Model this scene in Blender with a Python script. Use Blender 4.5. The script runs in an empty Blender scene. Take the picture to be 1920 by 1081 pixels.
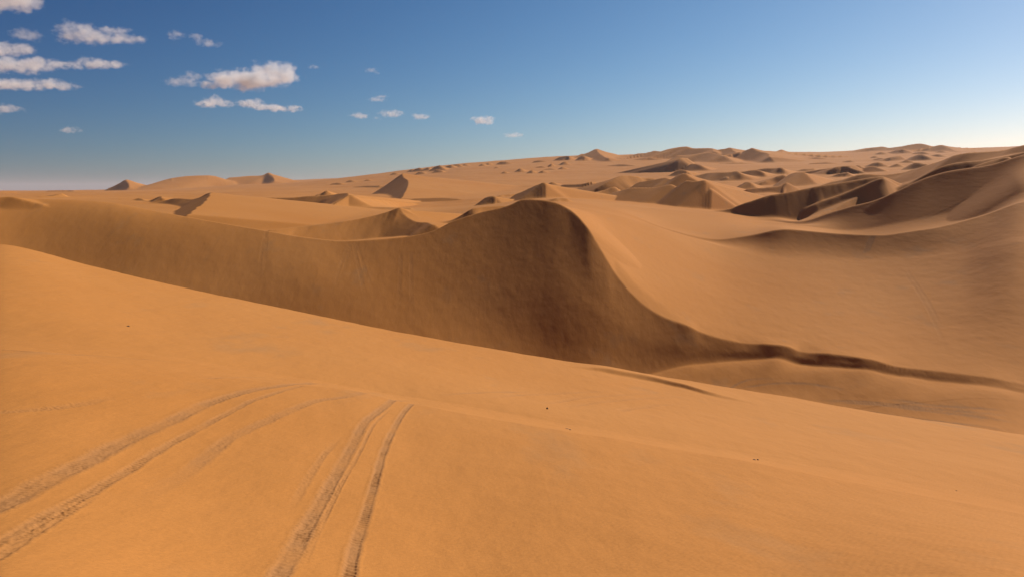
import bpy, math, random, sys
import numpy as np
from math import radians as rad

# ------------------------------------------------------------------ camera, sky, sun, exposure
scene = bpy.context.scene
C = scene.collection
QUAL = 1.0                       # mesh density factor
CAMZ = 45.0                      # camera height over the valley floor
FPX = 1507.0                     # focal length in pixels of the 1920 wide frame
HORY = 356.0
PITCH = math.atan((540.5 - HORY) / FPX)
cam_d = bpy.data.cameras.new('camera'); cam = bpy.data.objects.new('camera', cam_d); C.objects.link(cam)
cam_d.sensor_width = 36.0; cam_d.lens = 36.0 * FPX / 1920.0
cam_d.clip_start = 0.1; cam_d.clip_end = 200000.0
cam.location = (0, 0, CAMZ); cam.rotation_euler = (math.pi / 2 - PITCH, 0, 0)
scene.camera = cam

SUN_AZ, SUN_EL = 50.0, 35.5      # degrees right of the view direction, above the horizon
SKY_FIT = ((1.767, 1.76, .09), (1.424, 1.12, -.03), (1.302, .58, .14))
w = bpy.data.worlds.new('World'); scene.world = w; w.use_nodes = True
nt = w.node_tree; nt.nodes.clear()
sky = nt.nodes.new('ShaderNodeTexSky'); sky.sky_type = 'NISHITA'; sky.sun_disc = False
sky.sun_elevation = rad(SUN_EL); sky.sun_rotation = rad(SUN_AZ)
sky.altitude = 1500; sky.air_density = 1.0; sky.dust_density = 1.0; sky.ozone_density = 4.0
bg = nt.nodes.new('ShaderNodeBackground'); bg.inputs['Strength'].default_value = 0.055
wo = nt.nodes.new('ShaderNodeOutputWorld')
# the photograph's sky is strongly polarised: deeper the farther from the sun, paler beside it
_sep = nt.nodes.new('ShaderNodeSeparateColor'); nt.links.new(sky.outputs[0], _sep.inputs[0])
_com = nt.nodes.new('ShaderNodeCombineColor')
_tc = nt.nodes.new('ShaderNodeTexCoord'); _dot = nt.nodes.new('ShaderNodeVectorMath'); _dot.operation = 'DOT_PRODUCT'
nt.links.new(_tc.outputs['Generated'], _dot.inputs[0])
_dot.inputs[1].default_value = (math.sin(rad(SUN_AZ)) * math.cos(rad(SUN_EL)), math.cos(rad(SUN_AZ)) * math.cos(rad(SUN_EL)), math.sin(rad(SUN_EL)))
def _m(op, a, b):
    x = nt.nodes.new('ShaderNodeMath'); x.operation = op
    for i, v in enumerate((a, b)):
        if isinstance(v, (int, float)): x.inputs[i].default_value = v
        else: nt.links.new(v, x.inputs[i])
    return x.outputs[0]
for _i, (_g, _a, _c) in enumerate(SKY_FIT):
    _p = _m('POWER', _m('MULTIPLY', _sep.outputs[_i], 0.055), _g)
    _e = _m('POWER', math.e, _m('ADD', _m('MULTIPLY', _dot.outputs['Value'], _a), _c))
    nt.links.new(_m('DIVIDE', _m('MULTIPLY', _p, _e), 0.055), _com.inputs[_i])
nt.links.new(_com.outputs[0], bg.inputs['Color']); nt.links.new(bg.outputs[0], wo.inputs[0])
sd = bpy.data.lights.new('sun', 'SUN'); sd.energy = 4.7; sd.angle = rad(0.6); sd.color = (1.0, 0.95, 0.87)
so = bpy.data.objects.new('sun', sd); C.objects.link(so); so.location = (0, 0, 300)
so.rotation_euler = (rad(90 - SUN_EL), 0, rad(180 - SUN_AZ))
scene.view_settings.view_transform = 'Standard'; scene.view_settings.look = 'None'
scene.view_settings.gamma = 1.0; scene.view_settings.exposure = 0.0
scene.cycles.volume_bounces = 4; scene.cycles.max_bounces = 8; scene.cycles.diffuse_bounces = 6

# ------------------------------------------------------------------ helpers
def ray(x, y):
    """direction through a point of the 1920x1081 frame, per metre of horizontal distance"""
    u = (x - 960.0) / FPX; v = (540.5 - y) / FPX
    X = u; Y = math.cos(PITCH) + v * math.sin(PITCH); Z = v * math.cos(PITCH) - math.sin(PITCH)
    h = math.hypot(X, Y)
    return X / h, Y / h, Z / h

def pt(x, y, r):
    a, b, c = ray(x, y)
    return a * r, b * r, c * r

def pchip(xk, yk, x):
    xk = np.asarray(xk, float); yk = np.asarray(yk, float)
    if len(xk) == 1: return np.full_like(x, yk[0])
    h = np.diff(xk); d = np.diff(yk) / h
    m = np.zeros_like(yk)
    for i in range(1, len(xk) - 1):
        if d[i - 1] * d[i] > 0:
            w1 = 2 * h[i] + h[i - 1]; w2 = h[i] + 2 * h[i - 1]
            m[i] = (w1 + w2) / (w1 / d[i - 1] + w2 / d[i])
    m[0] = 0.5 * d[0]; m[-1] = 0.5 * d[-1]
    xc = np.clip(x, xk[0], xk[-1]); i = np.clip(np.searchsorted(xk, xc, side='right') - 1, 0, len(h) - 1)
    t = (xc - xk[i]) / h[i]
    return ((1 + 2 * t) * (1 - t) ** 2 * yk[i] + t * (1 - t) ** 2 * h[i] * m[i]
            + t * t * (3 - 2 * t) * yk[i + 1] + t * t * (t - 1) * h[i] * m[i + 1])

def smooth_line(xk, yk, x, n=3):
    """pchip then a light box blur along x, so traced lines have no kinks"""
    return pchip(xk, yk, x)

_rs = np.random.RandomState(7); PERM = _rs.permutation(512); PERM = np.concatenate([PERM, PERM, PERM])
GA = _rs.rand(512) * 2 * np.pi; GX, GY = np.cos(GA), np.sin(GA)
def perlin(x, y, seed=0):
    xi = np.floor(x).astype(np.int64); yi = np.floor(y).astype(np.int64)
    xf = x - xi; yf = y - yi
    u = xf * xf * xf * (xf * (xf * 6 - 15) + 10); v = yf * yf * yf * (yf * (yf * 6 - 15) + 10)
    def g(ix, iy, dx, dy):
        k = PERM[(PERM[(ix + seed * 31) & 511] + iy) & 511]
        return GX[k] * dx + GY[k] * dy
    a = g(xi, yi, xf, yf); b = g(xi + 1, yi, xf - 1, yf)
    c = g(xi, yi + 1, xf, yf - 1); d = g(xi + 1, yi + 1, xf - 1, yf - 1)
    return (a + u * (b - a)) * (1 - v) + (c + u * (d - c)) * v
def fbm(x, y, oct=4, seed=0):
    s = 0; a = 1.0
    for o in range(oct):
        s = s + a * perlin(x * 2 ** o, y * 2 ** o, seed + o); a *= 0.5
    return s
def sstep(a, b, x):
    t = np.clip((x - a) / (b - a), 0, 1); return t * t * (3 - 2 * t)

# ------------------------------------------------------------------ the grid: rings round the viewpoint
def build_axes():
    fine = np.radians(np.arange(-39, 39.001, 0.046 / QUAL))
    rest = np.radians(np.concatenate([np.arange(39.3, 60, 0.5), np.arange(60, 300, 2.0), np.arange(300, 320.8, 0.5)]))
    az = np.concatenate([fine, rest])
    def seg(a, b, q): return list(np.exp(np.arange(math.log(a), math.log(b), q / QUAL)))
    r = seg(0.6, 11, 0.06) + seg(11, 60, 0.0026) + seg(60, 140, 0.0034) + seg(140, 330, 0.0023) + seg(330, 3000, 0.0034) + seg(3000, 4500, 0.006) + seg(4500, 40000, 0.03)
    return az, np.array(r)
AZ, RR = build_axes()
AZW = (AZ + np.pi) % (2 * np.pi) - np.pi
NC, NR = len(AZ), len(RR)
A2, R2 = np.meshgrid(AZW, RR)                 # rows = rings
X2, Y2 = R2 * np.sin(A2), R2 * np.cos(A2)

# ------------------------------------------------------------------ base relief: lines across the view, near to far
# each point: (x, y, distance, slope on the near side, slope on the far side) or ('z', x, z, distance, near, far)
def L(*pts): return pts
def foot(x, yc, rc, yf, s, mn, mf):
    """the point seen at height yf from which a face of slope s climbs to the crest (x, yc, rc)"""
    zc = ray(x, yc)[2] * rc; c = ray(x, yf)[2]
    return (x, yf, (zc - s * rc) / (c - s), mn, mf)
def mid(x, yc, rc, yf, s, m):
    """half way up that face"""
    zc = ray(x, yc)[2] * rc; c = ray(x, yf)[2]; rf = (zc - s * rc) / (c - s)
    return ('z', x, (zc + c * rf) / 2, (rf + rc) / 2, m, m)
LINES = [
 L(('z', 0, -1.9, 0.5, -.5, -.5)),
 L((0,1081,14,-.30,-.24),(480,1081,16,-.28,-.22),(960,1081,17.5,-.28,-.22),(1440,1081,18,-.28,-.24),(1920,1081,18,-.3,-.26)),
 # brow of the near slope
 L((0,655,58,-.12,-.14),(250,680,56,-.13,-.17),(400,703,54,-.14,-.2),(560,721,53,-.15,-.24),(640,729,53,-.15,-.26),(780,758,50,-.15,-.27),(900,780,47,-.16,-.26),(1060,808,44,-.17,-.27),
   (1250,840,42,-.19,-.29),(1400,866,40,-.2,-.31),(1600,905,38,-.22,-.32),(1920,965,36,-.25,-.34)),
 L((0,637,68,-.1,-.05),(560,708,63,-.14,-.07),(780,745,60,-.16,-.09),(1060,793,54,-.18,-.13),(1400,850,50,-.22,-.18),(1920,945,46,-.25,-.22)),
 L((0,560,90,.0,.0),(350,612,90,-.04,-.04),(640,655,86,-.09,-.09),(1060,735,78,-.13,-.13),(1400,790,72,-.18,-.18),(1920,880,64,-.22,-.22)),
 # far edge of the near dune
 L((0,457,150,.0,-.35),(170,498,142,.0,-.4),(350,540,135,-.04,-.45),(560,583,127,-.07,-.45),(750,622,120,-.09,-.45),(900,649,116,-.1,-.42),(1100,682,112,-.12,-.38),(1270,713,109,-.14,-.33),
   (1385,729,106,-.17,-.31),(1523,751,103,-.19,-.30),(1634,771,100,-.21,-.30),(1920,813,96,-.24,-.31)),
 # valley
 L(('z',0,-38,215,-.1,.05),('z',350,-39,200,-.1,.05),('z',750,-41,162,-.1,0),('z',1100,-40,150,-.1,0),(1270,729,158,-.2,-.02),(1385,744,150,-.2,-.02),(1523,763,142,-.2,-.02),(1634,784,134,-.2,-.02),(1920,826,120,-.25,-.05)),
 # foot of the great face
 L(('z',0,-36,228,.05,.3),('z',350,-38,215,.05,.35),('z',750,-41,185,.02,.35),('z',1000,-41,177,.0,.37),('z',1100,-40.5,171,.0,.37),('z',1180,-38.7,169,.0,.37),foot(1250,597,187,688,.5,0,.3),foot(1318,624,180,678,.5,.0,.35),foot(1397,643,175,672,.5,.0,.3),
   foot(1466,650,171,674,.5,.0,.3),foot(1530,661,166.5,690,.5,.0,.35),foot(1604,669,162,694,.5,.0,.35),foot(1648,680,158,694,.45,.0,.3),foot(1720,692,155.5,713,.45,.02,.35),foot(1800,701,152.5,720,.4,.03,.3),foot(1862,711,149,722,.3,.03,.25),foot(1920,724,147,746,.3,.03,.25)),
 # middle of the great face, kept smooth under the uneven crest
 L(('z',0,-22,275,.4,.4),('z',300,-24,250,.45,.45),('z',500,-27,232,.46,.46),('z',650,-28,221,.48,.48),('z',750,-27.5,218,.5,.5),('z',900,-25,214.5,.55,.55),('z',1000,-23.5,209.3,.6,.6),('z',1050,-24,204.3,.6,.6),
   ('z',1100,-26,198.8,.6,.6),('z',1150,-29,192,.6,.6),mid(1200,565,194,692,.5,.6),mid(1250,597,187,688,.5,.6),mid(1318,624,180,678,.5,.55),mid(1397,643,175,672,.5,.55),
   mid(1466,650,171,674,.5,.55),mid(1530,661,166.5,690,.5,.55),mid(1604,669,162,694,.5,.55),mid(1648,680,158,694,.45,.5),mid(1720,692,155.5,713,.45,.5),mid(1800,701,152.5,720,.4,.45),mid(1862,711,149,722,.3,.35),mid(1920,724,147,746,.3,.25)),
 # crest of the great dune
 L((0,373,330,.04,-.1),(100,374,322,.05,-.1),(200,379,310,.08,-.15),(300,397,292,.16,-.2),(400,415,276,.3,-.3),(500,432,264,.42,-.35),(560,443,258,.42,-.1),(650,451,252,.45,-.08),(740,446,250,.5,-.1),(810,433,249,.55,-.3),
   (850,414,250,.58,-.3),(900,398,251,.6,-.3),(950,386,252,.62,-.2),(985,373,251,.6,-.12),(1010,374,249,.6,-.06),(1040,379,244,.62,-.06),(1070,394,237,.62,.07),(1100,424,226,.62,.17),(1130,473,213,.62,.22),   (1160,521,203,.62,.22),(1200,565,194,.62,.17),(1230,586,189,.62,.12),(1260,600,186,.62,.07),(1291,610,183,.62,.06),(1318,624,180,.62,.05),(1356,635,177,.62,.05),(1397,643,175,.62,.05),(1446,645,172.5,.62,.05),(1480,652,170,.62,.05),(1501,659,168,.62,.05),(1556,662,165,.6,.04),(1604,669,162,.6,.04),(1648,680,158,.6,.04),(1690,689,156,.58,.04),(1758,696,154,.55,.08),(1827,705,151,.5,.12),(1862,711,149,.4,.14),(1920,724,147,.15,.17)),
 # hollow behind the crest on the left, rim of the bright bowl on the right
 L(('z',0,-12,400,-.05,0),('z',300,-20,350,-.05,0),('z',500,-19.5,320,-.05,.0),('z',650,-17,275,-.05,-.05),('z',800,-16,290,-.1,0),('z',920,-10,290,-.1,0),('z',985,-7,288,-.05,0),(1040,384,288,.03,.02),(1100,392,290,.04,.0),(1150,402,295,.05,-.05),
   (1220,421,300,.06,-.1),(1300,446,300,.08,.0),(1370,467,290,.12,.1),(1450,482,276,.14,.15),(1560,489,264,.16,.15),(1700,485,254,.2,.18),(1800,474,246,.2,.16),(1920,452,230,.22,.16),('z',2500,-6,228,.2,.2)),
 # second crest with its shaded near face
 L(('z',0,-14,480,0,0),('z',350,-20,400,0,0),('z',500,-19,360,0,0),('z',650,-20,330,0,0),('z',800,-15,340,0,0),('z',920,-10,340,0,0),('z',1000,-7,335,0,0),(1040,380,335,.02,.02),(1150,394,335,.03,.02),(1257,431,318,.25,.02),(1342,449,308,.4,.06),
   (1405,442,304,.48,.03),(1475,430,297,.5,.0),(1579,438,284,.5,-.2),(1653,440,276,.48,-.2),(1708,433,273,.42,-.15),(1756,426,271,.38,-.1),(1849,402,272,.3,-.05),(1920,378,270,.26,-.05),('z',2500,4,272,.25,.1)),
 # back of the tongue / foot of the right hill
 L(('z',0,-12,560,0,0),(350,410,460,0,0),(500,428,400,.0,.02),(650,420,400,0,.02),(800,414,400,0,.02),(920,390,400,0,0),(1040,376,400,0,0),(1150,385,420,.02,0),(1257,393,430,.03,-.05),(1346,403,425,.05,-.1),(1442,417,415,.03,0),(1500,423,375,0,.15),
   (1579,432,356,.1,.3),(1700,415,335,.25,.4),(1849,380,318,.35,.45),(1920,360,300,.35,.45),('z',2500,10,300,.3,.3)),
 # ridge of the right hill
 L(('z',0,-12,650,0,0),(350,395,560,.02,.02),(500,405,520,.03,.03),(650,400,500,.03,.03),(800,398,500,.03,.03),(920,384,500,0,0),(1040,372,500,0,0),(1150,379,500,.0,0),(1257,390,480,0,0),(1346,398,470,0,0),(1442,412,440,.1,.1),(1500,415,398,.4,-.1),
   (1560,397,384,.48,-.15),(1600,385,378,.5,-.15),(1634,377,373,.5,-.15),(1681,358,367,.5,-.12),(1740,331,366,.5,-.1),(1785,319,361,.5,-.1),(1820,314,355,.5,-.1),(1854,309,350,.5,-.1),(1888,299,346,.5,-.1),(1920,289,343,.5,-.1),('z',2500,26,340,.4,-.1)),
 L(('z',0,-12,750,0,0),(350,385,650,.02,.02),(500,390,640,.02,.02),(650,388,640,.02,.02),(800,386,640,.02,.02),(920,376,640,.02,.02),(1040,368,640,.02,.02),(1150,372,640,.02,.02),(1257,378,620,.0,.02),(1346,384,600,.05,.05),(1442,385,560,.15,.1),('z',1500,-14,500,.0,.05),
   (1627,376,500,.05,.05),(1700,350,500,.05,.05),(1800,315,500,.05,.05),(1920,288,500,.05,.05)),
 L((0,371,900,0,0),(200,374,900,.01,.01),(500,376,900,.01,.01),(700,375,900,.01,.01),(900,370,900,.01,.01),(1040,363,900,.01,.01),(1150,360,900,.02,.02),(1300,352,900,.04,.04),(1450,348,900,.05,.05),(1600,338,900,.05,.05),(1750,322,900,.05,.05),(1920,298,900,.05,.05)),
 L((0,365,1600,0,0),(300,365,1600,.005,.005),(500,363,1600,.01,.01),(700,356,1600,.015,.015),(800,345,1600,.02,.02),(900,340,1600,.03,.03),(1100,332,1600,.03,.03),(1300,320,1600,.04,.04),(1500,313,1600,.04,.04),(1700,305,1600,.04,.04),(1920,292,1600,.04,.04)),
 L((0,361,3200,0,0),(300,358,3200,.003,.003),(500,348,3200,.01,.01),(640,335,3200,.02,0),(760,320,3200,.03,-.01),(870,307,3200,.04,-.02),(1000,297,3200,.04,-.02),(1100,291,3200,.04,-.02),(1250,289,3200,.04,-.02),(1400,284,3200,.05,-.02),(1550,285,3200,.05,-.02),(1700,278,3200,.05,-.02),(1920,276,3200,.05,-.02)),
 L((0,359.5,6000,0,0),(200,356,6000,0,0),(300,350,6000,0,0),(440,342,6000,.0,0),(560,338,6000,.01,0),(700,331,6000,.01,0),('z',870,170,6000,0,0),('z',1200,210,6000,0,0),(1550,288,6000,.02,.02),(1700,284,6000,.02,.02),(1920,275,6000,.02,.02)),
 L((0,357.4,20000,0,0),('z',400,-25,20000,0,0),('z',700,-25,20000,0,0),('z',1200,180,14000,0,0),('z',1920,240,14000,0,0)),
 L(('z',0,-30,41000,0,0)),
]
def conv(line):
    out = []
    for p in line:
        if p[0] == 'z':
            _, x, z, r, mn, mf = p; a, b, c = ray(x, 420)
        else:
            x, y, r, mn, mf = p; a, b, c = ray(x, y); z = c * r
        out.append((math.atan2(a, b), r, z, mn, mf))
    out.sort(); return np.array(out)
def blur_cols(v, deg):
    """gaussian blur along the azimuth within the finely divided fan"""
    n = int(round(78 / (0.046 / QUAL))) + 1; n = min(n, NC)
    s = deg / (0.046 / QUAL); k = np.arange(-int(3 * s), int(3 * s) + 1); g = np.exp(-0.5 * (k / s) ** 2); g /= g.sum()
    f = v[:n]; p = np.concatenate([np.full(len(k) // 2, f[0]), f, np.full(len(k) // 2, f[-1])])
    v = v.copy(); v[:n] = np.convolve(p, g, mode='valid')[:n]; return v
cols = []
for q, li in enumerate(LINES):
    a = conv(li); bl = 1.2 if q == 6 else .5 if q in (7, 8) else .12 if q == 9 else .25
    v = [blur_cols(pchip(a[:, 0], np.log(a[:, 1]), AZW), bl), blur_cols(pchip(a[:, 0], a[:, 2], AZW), bl)] + [blur_cols(pchip(a[:, 0], a[:, k], AZW), .5) for k in (3, 4)]
    v[0] = np.exp(v[0]); cols.append(v)
_cc = cols[9][1] / cols[9][0]; cols[9][0] = blur_cols(cols[9][0], 1.2); cols[9][1] = _cc * cols[9][0]     # same outline, smoother plan
# towards its low right tail the face keeps station with the crest line
_c9 = conv(LINES[9]); _w2 = sstep(rad(5), rad(9), AZW)
for _q in (7, 8):
    _a = conv(LINES[_q])
    for _v, _k in ((0, 1), (1, 2)):
        _off = blur_cols(pchip(_a[:, 0], _a[:, _k], AZW) - pchip(_c9[:, 0], _c9[:, _k], AZW), 1.5)
        cols[_q][_v] = cols[_q][_v] * (1 - _w2) + _w2 * (cols[9][_v] + _off)
for _v in (0, 1): cols[8][_v] = cols[8][_v] * (1 - _w2) + _w2 * .5 * (cols[7][_v] + cols[9][_v])
# the great face: let its slopes follow from its three lines so that it stays even under the uneven crest
_f, _md, _cr = cols[7], cols[8], cols[9]
_lo = (_md[1] - _f[1]) / np.maximum(_md[0] - _f[0], 2); _up = (_cr[1] - _md[1]) / np.maximum(_cr[0] - _md[0], 2)
_w = sstep(rad(-14), rad(-6), AZW)
_lo = blur_cols(np.clip(_lo, 0, .8), .3); _up = blur_cols(np.clip(_up, 0, .8), .3)
for _v in (2, 3): cols[8][_v] = cols[8][_v] * (1 - _w) + _w * .5 * (_lo + _up)
cols[9][2] = cols[9][2] * (1 - _w) + _w * np.clip(_up, 0, .75) * 1.04
# the crest sits wherever its line of sight meets one even face rising from the middle line
_sl = blur_cols(np.clip(cols[9][2], .3, .7), 2.5); _cc = cols[9][1] / cols[9][0]; _wf = _w * (1 - sstep(rad(2.5), rad(5.5), AZW))
_rn = (cols[8][1] - _sl * cols[8][0]) / (_cc - _sl)
cols[9][0] = cols[9][0] * (1 - _wf) + _wf * np.clip(_rn, cols[8][0] + 3, 290); cols[9][1] = _cc * cols[9][0]
cols[9][2] = cols[9][2] * (1 - _wf) + _wf * _sl; cols[8][2] = cols[8][2] * (1 - _wf) + _wf * _sl; cols[8][3] = cols[8][3] * (1 - _wf) + _wf * _sl
for _q in (7, 8):
    for _v in range(4): cols[_q][_v] = blur_cols(cols[_q][_v], .9 if _v < 2 else 1.5)
cols[9][2] = blur_cols(cols[9][2], 1.5)
# a shoulder just behind the crest evens out what its jagged outline would carry into the bowl behind
_r0, _z0, _, _m0 = cols[9]; _r1, _z1, _m1, _ = cols[10]; _h = _r1 - _r0; _t = 9.0 / _h
_zs = (1 + 2 * _t) * (1 - _t) ** 2 * _z0 + _t * (1 - _t) ** 2 * _h * _m0 + _t * _t * (3 - 2 * _t) * _z1 + _t * _t * (_t - 1) * _h * _m1
_ms = (6 * _t * _t - 6 * _t) * _z0 / _h + (3 * _t * _t - 4 * _t + 1) * _m0 + (6 * _t - 6 * _t * _t) * _z1 / _h + (3 * _t * _t - 2 * _t) * _m1
_w3 = sstep(rad(5), rad(8), AZW)
_rs9 = _r0 + 9.0
_rb = blur_cols(_rs9, 1.6); _zb = blur_cols(_zs, 1.6); _mb = blur_cols(_ms, 2.0)
cols.insert(10, [_rs9 * (1 - _w3) + _w3 * _rb, _zs * (1 - _w3) + _w3 * _zb, _ms * (1 - _w3) + _w3 * _mb, _ms * (1 - _w3) + _w3 * _mb])
cols[9][3] = cols[9][3] * (1 - _w3) + _w3 * (cols[10][1] - cols[9][1]) / (cols[10][0] - cols[9][0])
H = np.zeros_like(R2)
for k in range(len(cols) - 1):
    r0, z0, _, m0 = cols[k]; r1, z1, m1, _ = cols[k + 1]
    r1 = np.maximum(r1, r0 * 1.01)
    h = (r1 - r0)[None, :]; t = (R2 - r0[None, :]) / h
    mk = (t >= 0) & (t <= 1 + 1e-9) if k else (t <= 1)
    tt = np.clip(t, 0, 1)
    val = ((1 + 2 * tt) * (1 - tt) ** 2 * z0 + tt * (1 - tt) ** 2 * h * m0 + tt * tt * (3 - 2 * tt) * z1 + tt * tt * (tt - 1) * h * m1)
    H[mk] = val[mk]
H[R2 > cols[-1][0][None, :]] = -30

# broad undulation of the sand, kept off the sharp traced crests by being small near them
def undulate():
    global H
    far = sstep(500, 1500, R2); vfar = sstep(1500, 3000, R2)
    H = H + 0.10 * fbm(X2 / 22 + 3, Y2 / 30, 3, 1) * sstep(10, 40, R2) * (1 - sstep(110, 300, R2))
    H = H + 2.2 * fbm(X2 / 260 + 1, Y2 / 140, 2, 15) * sstep(420, 800, R2) * (1 - far)
    H = H + 1.1 * fbm(X2 / 90 + 5, Y2 / 130, 4, 5) * sstep(380, 700, R2) * (1 - far)
    H = H + 5.0 * fbm(X2 / 330, Y2 / 420, 5, 9) * far
undulate()

# ------------------------------------------------------------------ dunes laid on the base
def smax(a, b, k):
    h = np.maximum(k - np.abs(a - b), 0) / k
    return np.maximum(a, b) + h * h * k * 0.25
def dune(pts, lee=(-1, 0), ls=.6, ws=.14, k=.6, end=.35, wob=1.0, wp=0.0):
    """crest through pts (x, y, distance); the slip face falls towards lee, the gentle side away from it"""
    global H
    l = math.hypot(*lee); ex, ey = lee[0] / l, lee[1] / l
    P = [pt(*p) for p in pts]
    cx, cy = P[-1][0] - P[0][0], P[-1][1] - P[0][1]; cl = math.hypot(cx, cy)
    if cl > 1e-6 and abs(cx * ex + cy * ey) / cl > .6:      # crest runs along the wind: turn the slip face square to it
        nx, ny = -cy / cl, cx / cl
        if nx * ex + ny * ey < 0: nx, ny = -nx, -ny
        ex, ey = nx, ny
    px, py = -ey, ex
    a = np.array([q[0] * px + q[1] * py for q in P]); c = np.array([q[0] * ex + q[1] * ey for q in P]); z = np.array([q[2] for q in P])
    o = np.argsort(a); a, c, z = a[o], c[o], z[o]; fe = (P, o)
    keep = np.concatenate([[True], np.diff(a) > 1e-3]); a, c, z = a[keep], c[keep], z[keep]
    rm = np.mean([p[2] for p in pts]); s = a[-1] - a[0]
    hs = []
    for q in P:                                             # height of the crest over the ground it stands on
        jj = int(np.clip(np.searchsorted(AZ, math.atan2(q[0], q[1])), 0, NC - 1)); ii = int(np.clip(np.searchsorted(RR, math.hypot(q[0], q[1])), 0, NR - 1))
        hs.append(q[2] - H[ii, jj])
    hc = min(max(max(hs), rm * .002), rm * .12, .45 * s)
    wl, ll = hc / ws * 1.7 + 2, hc / ls * 3 + 4
    ha, hb_ = (hs[o[0]], hs[o[-1]])
    ta, tb = (.12 * s + 1 + 2.6 * min(max(h, 0), hc) for h in (ha, hb_)); tl = max(ta, tb)
    pa = X2 * px + Y2 * py; pc = X2 * ex + Y2 * ey
    ctr = pchip(a, c, np.clip(pa, a[0], a[-1]))
    m = (pa > a[0] - tl) & (pa < a[-1] + tl) & (pc - ctr > -wl * 2.3) & (pc - ctr < ll * 2.3) & (R2 > 60)
    if not m.any(): return
    qa, qc, base = pa[m], pc[m], H[m]
    wb = wob * .012 * s * fbm(qa / s * 9 + rm, qa * 0 + rm * .37, 3, 3)
    cc = pchip(a, c, qa) + wb; zz = pchip(a, z, qa)
    da = s * 1e-3; obl = (pchip(a, c, qa + da) - pchip(a, c, qa - da)) / (2 * da)
    out = np.maximum(a[0] - qa, 0) + np.maximum(qa - a[-1], 0)
    zz = zz - end * out
    # away from the crest the slopes follow its broad shape only
    ag = np.linspace(a[0] - s, a[-1] + s, 600); sg = .09 * 600 / 3; kg = np.arange(-int(3 * sg), int(3 * sg) + 1); gg = np.exp(-.5 * (kg / sg) ** 2); gg /= gg.sum()
    zs = np.convolve(np.pad(pchip(a, z, ag), len(kg) // 2, mode='edge'), gg, mode='valid'); cs_ = np.convolve(np.pad(pchip(a, c, ag), len(kg) // 2, mode='edge'), gg, mode='valid')
    hq = max(hc, 1)
    tz = sstep(0, 1.2 * hq, np.abs(qc - cc))
    k2 = np.exp(-.5 * (np.arange(-12, 13) / 4.0) ** 2); k2 /= k2.sum()
    zf = np.convolve(np.pad(pchip(a, z, ag), 12, mode='edge'), k2, mode='valid'); cf = np.convolve(np.pad(pchip(a, c, ag), 12, mode='edge'), k2, mode='valid')
    zz = np.interp(qa, ag, zf) - end * out; cc = np.interp(qa, ag, cf) + wb
    zz = zz * (1 - tz) + tz * (np.interp(qa, ag, zs) - end * out); cc = cc * (1 - .8 * tz) + .8 * tz * np.interp(qa, ag, cs_)
    n = (qc - cc) / np.sqrt(1 + np.minimum(obl ** 2, 4))
    up = np.maximum(-n, 0)
    D = np.where(n > 0, zz - ls * n, zz - ws * up - wp * up * up / (up + 30))
    fade = (1 - sstep(0, 1, np.maximum(a[0] - qa, 0) / ta)) * (1 - sstep(0, 1, np.maximum(qa - a[-1], 0) / tb)) * (1 - sstep(.45 * wl, wl, up)) * (1 - sstep(.6 * ll, ll, np.maximum(n, 0)))
    D = np.where(D > base, base + (D - base) * fade, D)
    kk = np.minimum(k, .25 * hc + .02)
    H[m] = np.where(fade > 0, base + (smax(base, D, kk) - base) * np.minimum(fade * 4, 1), base)
def near_hit(x, y, HH, r0=200):
    a, b, c = ray(x, y); az = math.atan2(a, b); j = int(np.clip(np.searchsorted(AZ, az), 0, int(78 / (0.046 / QUAL))))
    d = HH[:, j] - c * RR; i = np.where((d >= 0) & (RR > r0))[0]
    return RR[i[0]] if len(i) else None
def dn(pts, lee=None, ls=.62, ws=.12, k=None, end=.35, wob=1.0, rmax=3600, r0=200, turn=0.0):
    """dune whose slip face meets the ground at the third value (frame height of the foot) of each crest point"""
    out = []
    for x, y, f in pts:
        r = near_hit(x, f + .8, HB, r0) or rmax; r = min(r, rmax)
        h = max(f - y, .3) / FPX * r
        out.append((x, y, r + h / ls * .8))
    rr = np.array([o[2] for o in out]); med = float(np.median(rr))
    xs = np.array([(o[0] - 960) / FPX * med for o in out]); wd = np.ptp(xs)
    rr = np.clip(rr, med - 1.5 * wd, med + 1.5 * wd)
    t = float(np.clip(np.polyfit(xs, rr, 1)[0], -1.1, .5)); r1 = np.median(rr - t * xs) + t * xs
    rr = r1 + np.clip(rr - r1, -.1 * wd, .1 * wd)
    out = [(o[0], o[1], float(r)) for o, r in zip(out, rr)]
    dune(out, (t, -1), ls, ws, k or max(.4, med * .0008), end, wob)      # the slip face falls square to the crest
LC = (-1, -.9); LL = (-1, -.25); CC = (-.25, -1)
HB = H.copy()
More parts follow.
